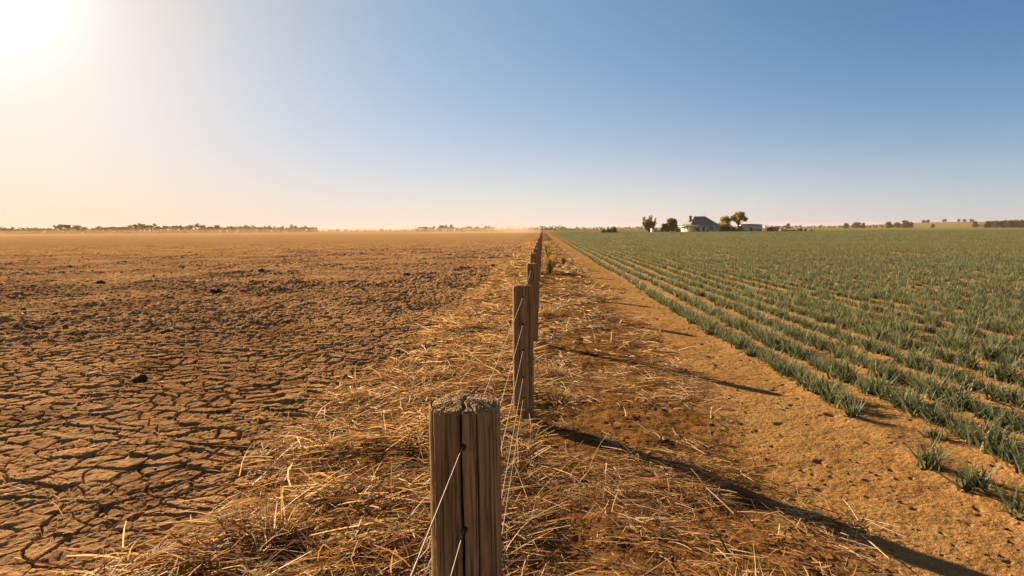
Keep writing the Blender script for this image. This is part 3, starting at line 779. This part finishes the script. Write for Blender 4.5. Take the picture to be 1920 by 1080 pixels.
for i, px in enumerate(wb):
    place_tree('tree', rounds[i % 3], px, 700 + rng.uniform(-15, 15), 13.5 * 700 / FPX / 8.0 * rng.uniform(.92, 1.1), '%s dark tree from the left end of the dense block at the right horizon' % ordinal(i + 1), 'tree', 'dense block of dark trees at the right edge')
# trees round the homestead
place_tree('sapling', tree_meshes('wispy', 7.0, 5.8, 'green', .36, 81), 1217, 285, 1, 'thin wispy upright tree left of the farmhouse, bare sky through its twigs', 'tree')
place_tree('round_tree', tree_meshes('round', 6.3, 6.0, 'green', .36, 82), 1259, 282, 1, 'dense rounded green tree touching the left end of the farmhouse', 'tree')
place_tree('shrub_tree', tree_meshes('round', 3.8, 4.2, 'green', .36, 83), 1247, 280, 1, 'lower rounded bush joined to the left of the dense green tree', 'shrub')
place_tree('golden_tree', tree_meshes('round', 7.3, 6.6, 'gold', .36, 84), 1357, 296, 1, 'golden green leafy tree just right of the farmhouse roof', 'tree')
place_tree('open_tree', tree_meshes('open', 9.2, 7.4, 'gold', .36, 85), 1383, 292, 1, 'tallest garden tree with open airy crown between farmhouse and shed', 'tree')
hb = [tree_meshes('round', 2.6, w_, 'dark', .2, 90 + i, 40) for i, w_ in enumerate((3.2, 3.8))]
for i, (px, sc_, lb) in enumerate([(1354, 1.0, 'dark bush against the right corner of the farmhouse'), (1363, .9, 'dark bush under the golden tree, second from the farmhouse'),
                    (1373, .85, 'dark bush under the gap between the two garden trees'), (1384, 1.05, 'dark bush at the trunk of the tallest garden tree'),
                    (1272, .55, 'tiny dark bush by the left verandah of the farmhouse'), (1308, .45, 'small bush in front of the farmhouse windows'),
                    (1326, .42, 'small bush in front of the farmhouse right of the door'), (1500, .5, 'dark shrub on the pale mounds right of the sheds'), (1509, .45, 'right one of two dark shrubs among pale mounds'),
                    (1132, .55, 'small dark shrub on the cross fence, left of two bigger ones'), (1141, .7, 'middle dark shrub of three along the cross fence'), (1151, .9, 'largest dark shrub standing on the cross fence')]):
    place_tree('bush', hb[i % 2], px, 283 if px > 1200 else 262, sc_, lb, 'bush', 'dark bushes round the homestead' if px > 1200 else 'shrubs on the cross fence')

# dry shrubs and grass tufts beside the fence
def tuft(name, x, y, h_, n, label, spreadr, mat, cat, el=1.1, w_=0.006):
    P = np.stack([rng.normal(0, spreadr, n), rng.normal(0, spreadr, n), np.full(n, -0.01)], -1)
    V, F, r_, t_ = ribbons(P, rng.uniform(0, 6.28, n), np.clip(rng.normal(el, .3, n), .1, 1.55), h_ * rng.uniform(.5, 1.15, n), np.full(n, w_), -np.abs(rng.normal(.3, .5, n)), 3, .8, rng.uniform(-1, 1, n), rng.normal(0, .5, n))
    o = obj(name, mesh_np(name, V, F, mat, False, {'rnd': r_, 't': t_})); o.location = (x, y, H1(x, y)); return tag(o, label, cat)
def shrub(x, y, h_, label, seed):
    m_ = tree_meshes('wispy', h_, h_ * .75, 'gold', .024, seed, 12); m_[1].materials.clear(); m_[1].materials.append(M_weed)
    e = empty('dry_shrub', (x, y, H1(x, y)), 0); obj('stems', m_[0], e).name = 'stems'; obj('foliage', m_[1], e); tag(e, label, 'shrub', 'dry weeds growing along the fence')
shrub(0.42, 24.5, 0.72, 'tallest dry brown weed bush rising right beside the distant fence posts', 101)
shrub(0.62, 27.5, 0.55, 'second dry weed bush just behind the tallest one by the fence', 102)
shrub(0.50, 33.0, 0.70, 'dry weed bush farther along the right side of the fence', 103)
shrub(1.15, 30.0, 0.38, 'low dry weed bush out from the fence beside the dirt strip', 104)
shrub(0.45, 42.0, 0.9, 'farthest dry weed bush against the distant fence posts', 105)
tuft('grass_tuft', 0.24, 12.2, .30, 700, 'golden dry grass clump right of the fence beyond the second post shadow', .09, M_straw, 'grass tuft')
tuft('grass_tuft', 1.65, 15.9, .24, 900, 'low golden grass tuft out on the dirt strip', .16, M_straw, 'grass tuft', .8)
tuft('grass_tuft', 0.22, 7.4, .17, 600, 'short dry grass tuft behind the second post', .09, M_straw, 'grass tuft', .9)
tuft('grass_tuft', 0.34, 6.4, .14, 500, 'short flattened grass tuft beside the foot of the second post', .06, M_straw, 'grass tuft', .7)
tuft('grass_tuft', -0.45, 4.55, .30, 420, 'pale bleached broken stubble clump in the straw left of the nearest post', .08, M_straw, 'grass tuft', 1.0)
tuft('grass_tuft', -1.25, 3.3, .24, 160, 'broken pale stalks poking up at the near left straw', .06, M_straw, 'grass tuft', .8)
tuft('grass_tuft', 1.05, 2.75, .26, 120, 'upright golden stalks at the bottom of the photo right of the post', .08, M_straw, 'grass tuft', 1.1)

# earth clods
M_clod = simple('dark_clod', (0.085, 0.045, 0.024), (0.05, 0.028, 0.015), 9, 0.95, 0.1, 0.6)
def clod_mesh(seed, n=18):
    th = np.linspace(0, math.pi, n // 2 + 1); ph = np.linspace(0, 2 * math.pi, n, endpoint=False); T, Pn = np.meshgrid(th, ph, indexing='ij')
    x, y, z = np.sin(T) * np.cos(Pn), np.sin(T) * np.sin(Pn), np.cos(T)
    rr = 1 + .5 * fbm(x * 1.5 + seed, y * 1.5 + z * 2, seed, 3) + .25 * fbm(x * 4 + z * 3, y * 4 - z * 2, seed + 3, 2)
    V = np.stack([x * rr, y * rr * .8, z * rr * .5], -1).reshape(-1, 3); m_ = len(th)
    i, j = np.meshgrid(np.arange(m_ - 1), np.arange(n), indexing='ij'); j2 = (j + 1) % n
    return V, np.stack([i * n + j, (i + 1) * n + j, (i + 1) * n + j2, i * n + j2], -1).reshape(-1, 4)
for i, (x, y, r_, lb) in enumerate([(-8.9, 17.3, .15, 'dark clod on the mid dry field, alone among low straw bits'), (-2.2, 30.0, .17, 'dark clod near the straw edge far along the fence'),
        (-4.4, 6.95, .09, 'dark crumbled clod on the cracked mud, upper left of the straw'), (-6.1, 10.3, .09, 'small clod on cracked mud left of centre'),
        (-11.5, 26.0, .16, 'dark clod far out on the dry field left'), (-5.0, 24.0, .13, 'clod halfway between the straw and the lone field clod'), (-1.35, 8.2, .10, 'dark clod lying at the edge of the straw'),
        (-14.5, 20.5, .14, 'dark clod near the left edge of the dry field')]):
    V, F = clod_mesh(i + 1, 26); o = obj('earth_clod', mesh_np('earth_clod', V * r_, F, M_clod, False)); o.location = (x, y, H1(x, y) + r_ * .15); o.rotation_euler = (0, 0, i * 1.3)
    tag(o, lb, 'clod', 'loose dark earth clods on the dry field')
def rubble():
    Vs = []; Fs = []; b = 0; base = [clod_mesh(20 + k, 7) for k in range(6)]
    for (n, x0, x1, y0, y1, r0, r1) in ((1800, -14, -1.6, 2.2, 14, .005, .022), (4200, -60, -1.6, 10, 75, .012, .075), (1500, 0.3, 3.4, 2, 14, .004, .02), (400, -2, 2.5, 2, 9, .006, .02)):
        x = rng.uniform(x0, x1, n); y = y0 + (y1 - y0) * rng.random(n) ** 1.2; z = H(x, y); r_ = r0 + (r1 - r0) * rng.random(n) ** 3
        for k in range(n):
            V, F = base[k % 6]; a = k * 2.4; c_, s_ = math.cos(a), math.sin(a)
            Vs.append(V @ np.array([[c_, s_, 0], [-s_, c_, 0], [0, 0, 1]]) * r_[k] + np.array([x[k], y[k], z[k] + r_[k] * .2])); Fs.append(F + b); b += len(V)
    o = obj('gravel', mesh_np('gravel', np.concatenate(Vs), np.concatenate(Fs), simple('crumb', (0.17, 0.088, 0.034), (0.10, 0.05, 0.02), 3, .95, .1), False))
    tag(o, 'small crumbs of dry earth scattered over the fields', 'earth crumbs', kind='stuff')
rubble()

# ------------------------------------------------------------------ homestead
M_wall = simple('cream_wall', (0.84, 0.76, 0.64), (0.76, 0.66, 0.54), 1.2, .9, .1, .2)
M_roof = simple('corrugated_roof', (0.16, 0.155, 0.165), (0.115, 0.11, 0.12), 1.5, .6, .3)
M_trim = simple('pale_trim', (0.80, 0.72, 0.62), (0.68, 0.60, 0.50), 3, .7)
M_brick = simple('chimney_brick', (0.20, 0.10, 0.065), (0.12, 0.06, 0.04), 6, .95, .1, .4)
M_dark = simple('dark_timber', (0.05, 0.04, 0.035), (0.03, 0.025, 0.02), 5, .7)
M_glass = simple('window_glass', (0.02, 0.022, 0.026), (0.03, 0.03, 0.035), 2, .12, .6)
M_metal = simple('old_shed_iron', (0.64, 0.57, 0.49), (0.52, 0.45, 0.38), .8, .65, .3)
M_rust = simple('rusty_iron', (0.20, 0.10, 0.06), (0.12, 0.065, 0.04), 2, .8)
M_tank = simple('tank_plastic', (0.035, 0.04, 0.035), (0.05, 0.05, 0.045), 2, .5)
M_mound = simple('straw_mound', (0.50, 0.35, 0.15), (0.36, 0.22, 0.09), 1.5, .95, .1, .6)
hx_, hy_, _ = at(1290.5, 286); hz = H1(hx_ + 6, hy_ + 6)
house = empty('farmhouse', (hx_, hy_, hz), R(11)); tag(house, 'single-storey cream farmhouse with dark hipped iron roof and verandah', 'house')
W, D = 16.6, 12.8
b = MB(); b.box(1.4, W - 1.4, 1.5, D - 1.4, -0.3, 2.95); b.build('wall', M_wall, house)
b = MB(); b.box(0.3, W - 0.3, 0.3, D - 0.3, -0.3, 0.18); b.build('verandah_floor', M_trim, house)
def hip(x0, x1, y0, y1, z0, xa, xb, yc, z1):
    V = [(x0, y0, z0), (x1, y0, z0), (x1, y1, z0), (x0, y1, z0), (xa, yc, z1), (xb, yc, z1)]
    return V
b = MB(); i0, i1 = 1.9, 3.15                      # upper hip sits on the verandah skirt
V = hip(i0 - .0, W - i0, i0, D - i0, 3.42, W * .5 - 3.0, W * .5 + 2.3, D / 2, 6.95)
b.add(V, [[0, 1, 5, 4], [2, 3, 4, 5]]); b.add(V, [[1, 2, 5], [3, 0, 4]])
sk = [(0, 0, 2.55), (W, 0, 2.55), (W, D, 2.55), (0, D, 2.55)] + [(i0, i0, 3.42), (W - i0, i0, 3.42), (W - i0, D - i0, 3.42), (i0, D - i0, 3.42)]
b.add(sk, [[0, 1, 5, 4], [1, 2, 6, 5], [2, 3, 7, 6], [3, 0, 4, 7]])
lo = [(p[0], p[1], p[2] - .10) for p in sk[:4]]; b.add(sk[:4] + lo, [[4, 5, 1, 0], [5, 6, 2, 1], [6, 7, 3, 2], [7, 4, 0, 3]]); b.add(lo, [[3, 2, 1, 0]])
roof = b.build('roof', M_roof, house)
b = MB(); b.tube([(W * .5 - 3.1, D / 2, 6.97), (W * .5 + 2.4, D / 2, 6.97)], .10, 6)
for q, e_ in (((i0, i0), -3.0), ((i0, D - i0), -3.0), ((W - i0, i0), 2.3), ((W - i0, D - i0), 2.3)): b.tube([(q[0], q[1], 3.46), (W * .5 + e_, D / 2, 6.97)], .08, 5)
b.build('ridge_cap', M_metal, roof)
b = MB()
for (x0, x1, y0, y1) in ((-.12, W + .12, -.12, 0), (-.12, W + .12, D, D + .12), (-.12, 0, 0, D), (W, W + .12, 0, D)): b.box(x0, x1, y0, y1, 2.38, 2.60)
b.build('gutter', M_trim, roof)
b = MB(); b.box(2.7, 3.6, 5.0, 5.9, 3.6, 6.9); b.box(2.6, 3.7, 4.9, 6.0, 6.9, 7.1); b.box(2.95, 3.35, 5.2, 5.7, 7.1, 7.3); b.build('chimney', M_brick, roof)
b = MB(); b.tube([(W * .5 + 2.2, D / 2, 6.9), (W * .5 + 2.2, D / 2, 8.3)], .03, 5); b.tube([(W * .5 + 1.4, D / 2, 8.2), (W * .5 + 2.9, D / 2, 8.2)], .025, 5)
for k in range(5): b.tube([(W * .5 + 1.5 + k * .32, D / 2 - .45, 8.2), (W * .5 + 1.5 + k * .32, D / 2 + .45, 8.2)], .018, 4)
b.build('antenna', M_dark, roof)
for x in (0.4, 3.2, 6.0, 9.2, 12.0, W - .4):
    MB().box(x - .07, x + .07, .35, .49, .18, 2.5).build('verandah_post', M_trim, house)
for y in (4.2, 8.2, D - .5): MB().box(.35, .49, y - .07, y + .07, .18, 2.5).build('verandah_post', M_trim, house)
def window(x0, x1, z0, z1, y=1.5):
    f = MB(); f.box(x0 - .1, x1 + .1, y - .07, y + .05, z0 - .12, z0); f.box(x0 - .1, x1 + .1, y - .06, y + .05, z1, z1 + .1)
    f.box(x0 - .1, x0, y - .06, y + .05, z0, z1); f.box(x1, x1 + .1, y - .06, y + .05, z0, z1); f.box((x0 + x1) / 2 - .03, (x0 + x1) / 2 + .03, y - .055, y + .05, z0, z1)
    w_ = f.build('window', M_trim, house); MB().box(x0, x1, y - .03, y + .02, z0, z1).build('pane', M_glass, w_)
window(3.6, 4.5, .9, 2.2); window(4.85, 5.6, .9, 2.2); window(10.3, 11.1, .8, 2.25); window(11.35, 12.2, .8, 2.25)
def door(x0, x1, y=1.5):
    d_ = MB().box(x0, x1, y - .05, y + .03, .18, 2.25).build('door', M_dark, house); MB().box(x1 - .16, x1 - .08, y - .10, y - .05, 1.1, 1.2).build('handle', M_metal, d_)
door(7.3, 8.25)
# left side wall openings
f = MB(); f.box(1.33, 1.42, 4.0, 5.0, .8, 2.2); wl_ = f.build('window', M_trim, house); MB().box(1.31, 1.33, 4.1, 4.9, .9, 2.1).build('pane', M_glass, wl_)
d2 = MB().box(1.33, 1.42, 7.0, 7.9, .18, 2.2).build('door', M_dark, house); MB().box(1.28, 1.33, 7.7, 7.78, 1.1, 1.2).build('handle', M_metal, d2)
# bench and table on the left side of the house
def place_box(name, px, depth, rz, builds, label, cat, group=None):
    x, y, _ = at(px, depth); e = empty(name, (x, y, H1(x, y)), R(rz)); tag(e, label, cat, group)
    for nm, fn, mt in builds:
        b_ = MB(); fn(b_); b_.build(nm, mt, e)
    return e
place_box('garden_table', 1269, 279, 11, [('table_top', lambda b_: b_.box(-1.1, 1.1, -.5, .5, .74, .82), M_trim)] + [('leg', (lambda sx, sy: lambda b_: b_.box(sx - .05, sx + .05, sy - .05, sy + .05, 0, .74))(sx, sy), M_trim) for sx in (-.95, .95) for sy in (-.4, .4)],
          'pale table standing outside the left end of the farmhouse', 'table')
place_box('pump_shed', 1226, 278, 14, [('wall', lambda b_: b_.box(-1.1, 1.1, -1, 1, -.2, 1.65), M_wall), ('roof', lambda b_: b_.box(-1.25, 1.25, -1.15, 1.15, 1.65, 1.76), M_metal), ('door', lambda b_: b_.box(-.4, .4, -1.05, -.98, 0, 1.5), M_metal)],
          'small pale pump shed beside the wispy tree left of the farmhouse', 'shed')
sh = place_box('farm_shed', 1402, 286, 13, [('wall', lambda b_: b_.box(0, 6.6, 0, 7.5, -.2, 3.0), M_metal), ('painted_lit_side', lambda b_: b_.box(-.06, -.01, 0.1, 7.4, 0, 2.95), M_wall),  # pale sheet added over the left wall paints its sunlit face
      ('roof', lambda b_: b_.add([(-.3, -.35, 3.02), (6.9, -.35, 2.98), (6.9, 7.8, 3.3), (-.3, 7.8, 3.34), (-.3, -.35, 3.16), (6.9, -.35, 3.12), (6.9, 7.8, 3.44), (-.3, 7.8, 3.48)], [[0, 3, 2, 1], [4, 5, 6, 7], [0, 1, 5, 4], [1, 2, 6, 5], [2, 3, 7, 6], [3, 0, 4, 7]]), M_dark),
      ('door', lambda b_: b_.box(.9, 1.9, -.06, -.01, 0, 1.9), M_dark)], 'grey iron shed with flat dark roof right of the garden trees', 'shed')  # dark door panel stands for the shade inside an open doorway
place_box('lean_to_shed', 1396, 302, 13, [('wall', lambda b_: b_.box(-1.6, 4, 0, 5, -.2, 3.3), M_wall), ('roof', lambda b_: b_.box(-1.9, 4.3, -.3, 5.3, 3.3, 3.5), M_dark)], 'narrow taller lean-to rising behind the left of the grey iron shed', 'shed')
tx, ty, _ = at(1442.5, 284); tk = empty('water_tank', (tx, ty, H1(tx, ty))); tag(tk, 'squat black cylindrical water tank right of the grey shed', 'water tank')
b = MB(); a_ = [(0, 0, 0), (0, 0, 1.75)]; b.tube([(0, 0, 0), (0, 0, .35), (0, 0, .4), (0, 0, .8), (0, 0, .85), (0, 0, 1.25), (0, 0, 1.3), (0, 0, 1.7)], [1.32, 1.32, 1.27, 1.27, 1.32, 1.32, 1.27, 1.27], 28).build('tank_wall', M_tank, tk, True)
b = MB(); b.tube([(0, 0, 1.7), (0, 0, 1.85), (0, 0, 1.98), (0, 0, 1.985)], [1.33, .9, .3, .01], 28).build('lid', M_tank, tk, True)
place_box('flue_pipe', 1434.5, 285, 0, [('pipe', lambda b_: b_.tube([(0, 0, 0), (0, 0, 2.9)], .12, 8), M_rust), ('cowl', lambda b_: b_.tube([(0, 0, 2.9), (0, 0, 3.0), (0, 0, 3.15)], [.22, .2, .02], 8), M_rust)], 'thin rusty upright pipe between the grey shed and the black tank', 'pipe')
place_box('tan_shed', 1454, 290, 10, [('wall', lambda b_: b_.box(-1.5, 1.5, 0, 2.5, -.2, 1.9), simple('tan_sheet', (0.42, 0.31, 0.22), (0.33, 0.24, 0.17), 1)), ('roof', lambda b_: b_.box(-1.7, 1.7, -.2, 2.7, 1.9, 2.0), M_rust)], 'low tan shed with flat roof right of the black tank', 'shed')
for i, (px, w_, h_, lb) in enumerate([(1467, 3.5, 1.3, 'pale straw mound beside the tan shed'), (1481, 4.5, 1.1, 'wide low straw mound, second to the right of the tan shed'), (1495, 4, 1.3, 'third pale mound, with dark shrubs next to it'), (1518, 3.5, 1.0, 'small outer mound at the right end of the yard'),
                                      (1240, 4.0, 1.1, 'sandy soil heap sloping beside the small pump shed')]):
    V, F = clod_mesh(50 + i, 30); V = V * np.array([w_ / 2, 1.6, h_ * 1.6]); x, y, _ = at(px, 287 if i < 4 else 276)
    o = obj('straw_mound' if i < 4 else 'soil_heap', mesh_np('mound', V, F, M_mound, True)); o.location = (x, y, H1(x, y)); tag(o, lb, 'mound', 'pale mounds at the yard edge' if i < 4 else None)
# cross fence at the far end of the crop
cf = empty('paddock_fence', at(1040, 268)); tag(cf, 'thin wire cross fence closing the far end of the crop field', 'fence')
x0_, y0_, _ = at(1040, 268); x1_, y1_, _ = at(1205, 268)
for k in range(24):
    f = k / 23; X_, Y_ = (x1_ - x0_) * f, (y1_ - y0_) * f; z_ = H1(x0_ + X_, y0_ + Y_); hh_ = 1.25 if k % 4 else 1.6
    MB().tube([(X_, Y_, z_ - .2), (X_, Y_, z_ + hh_)], .07 if k % 4 else .10, 6).build('post', M_wood, cf)
for wz in (.5, .9, 1.2): MB().tube([((x1_ - x0_) * f, (y1_ - y0_) * f, H1(x0_ + (x1_ - x0_) * f, y0_ + (y1_ - y0_) * f) + wz) for f in np.linspace(0, 1, 12)], .012, 4).build('wire', M_wire, cf)

# ------------------------------------------------------------------ air
def volume_box(name, x0, x1, y0, y1, z0, z1, dens, col, aniso, label):
    V = [[x, y, z] for z in (z0, z1) for x, y in ((x0, y0), (x1, y0), (x1, y1), (x0, y1))]
    m, nt, out = mat_new(name); pv = nt.nodes.new('ShaderNodeVolumePrincipled')
    pv.inputs['Color'].default_value = (*col, 1); pv.inputs['Density'].default_value = dens; pv.inputs['Anisotropy'].default_value = aniso
    nt.links.new(pv.outputs[0], out.inputs['Volume'])
    o = obj(name, mesh_np(name, np.array(V), np.array([[0, 3, 2, 1], [4, 5, 6, 7], [0, 1, 5, 4], [1, 2, 6, 5], [2, 3, 7, 6], [3, 0, 4, 7]]), m, False)); tag(o, label, 'haze', kind='stuff'); return o
volume_box('haze', -4500, 4500, -4500, 4500, -8, 24, 0.000085, (0.92, 0.76, 0.60), 0.1, 'pale warm haze lying over the whole plain')
volume_box('dust', -420, -3.5, 80, 400, -1.5, 2.4, 0.0010, (0.85, 0.56, 0.32), 0.0, 'blown orange dust hanging low over the far half of the dry field')

def dust_plume(px, depth, w_, l_, h_, dens, label):
    th = np.linspace(0.02, math.pi - 0.02, 11); ph = np.linspace(0, 2 * math.pi, 20, endpoint=False); T, P_ = np.meshgrid(th, ph, indexing='ij')
    V = np.stack([np.sin(T) * np.cos(P_) * w_, np.sin(T) * np.sin(P_) * l_, np.cos(T) * h_], -1).reshape(-1, 3); n_ = 20
    V *= (1 + 0.25 * fbm(V[:, 0] / w_ * 1.5 + px, V[:, 1] / l_ * 1.5 + V[:, 2], 7, 3))[:, None]
    i, j = np.meshgrid(np.arange(10), np.arange(n_), indexing='ij'); j2 = (j + 1) % n_
    F = np.stack([i * n_ + j, (i + 1) * n_ + j, (i + 1) * n_ + j2, i * n_ + j2], -1).reshape(-1, 4)
    caps = [np.arange(n_)[None], (10 * n_ + np.arange(n_))[::-1][None]]
    m, nt, out = mat_new('dust'); pv = nt.nodes.new('ShaderNodeVolumePrincipled')
    pv.inputs['Color'].default_value = (0.85, 0.6, 0.4, 1); pv.inputs['Density'].default_value = dens
    nt.links.new(pv.outputs[0], out.inputs['Volume'])
    x, y, _ = at(px, depth); o = obj('dust', mesh_np('dust', V, [F] + caps, m, False)); o.location = (x, y, 0.5); tag(o, label, 'dust', kind='stuff')
dust_plume(955, 330, 16, 25, 7.5, 0.0035, 'faint dust plume rising over the dry field near the fence vanishing point')
dust_plume(905, 300, 30, 25, 3.2, 0.0040, 'low dust drifting left of the faint plume')
dust_plume(985, 260, 9, 20, 2.8, 0.0060, 'low dust beside the far end of the fence')
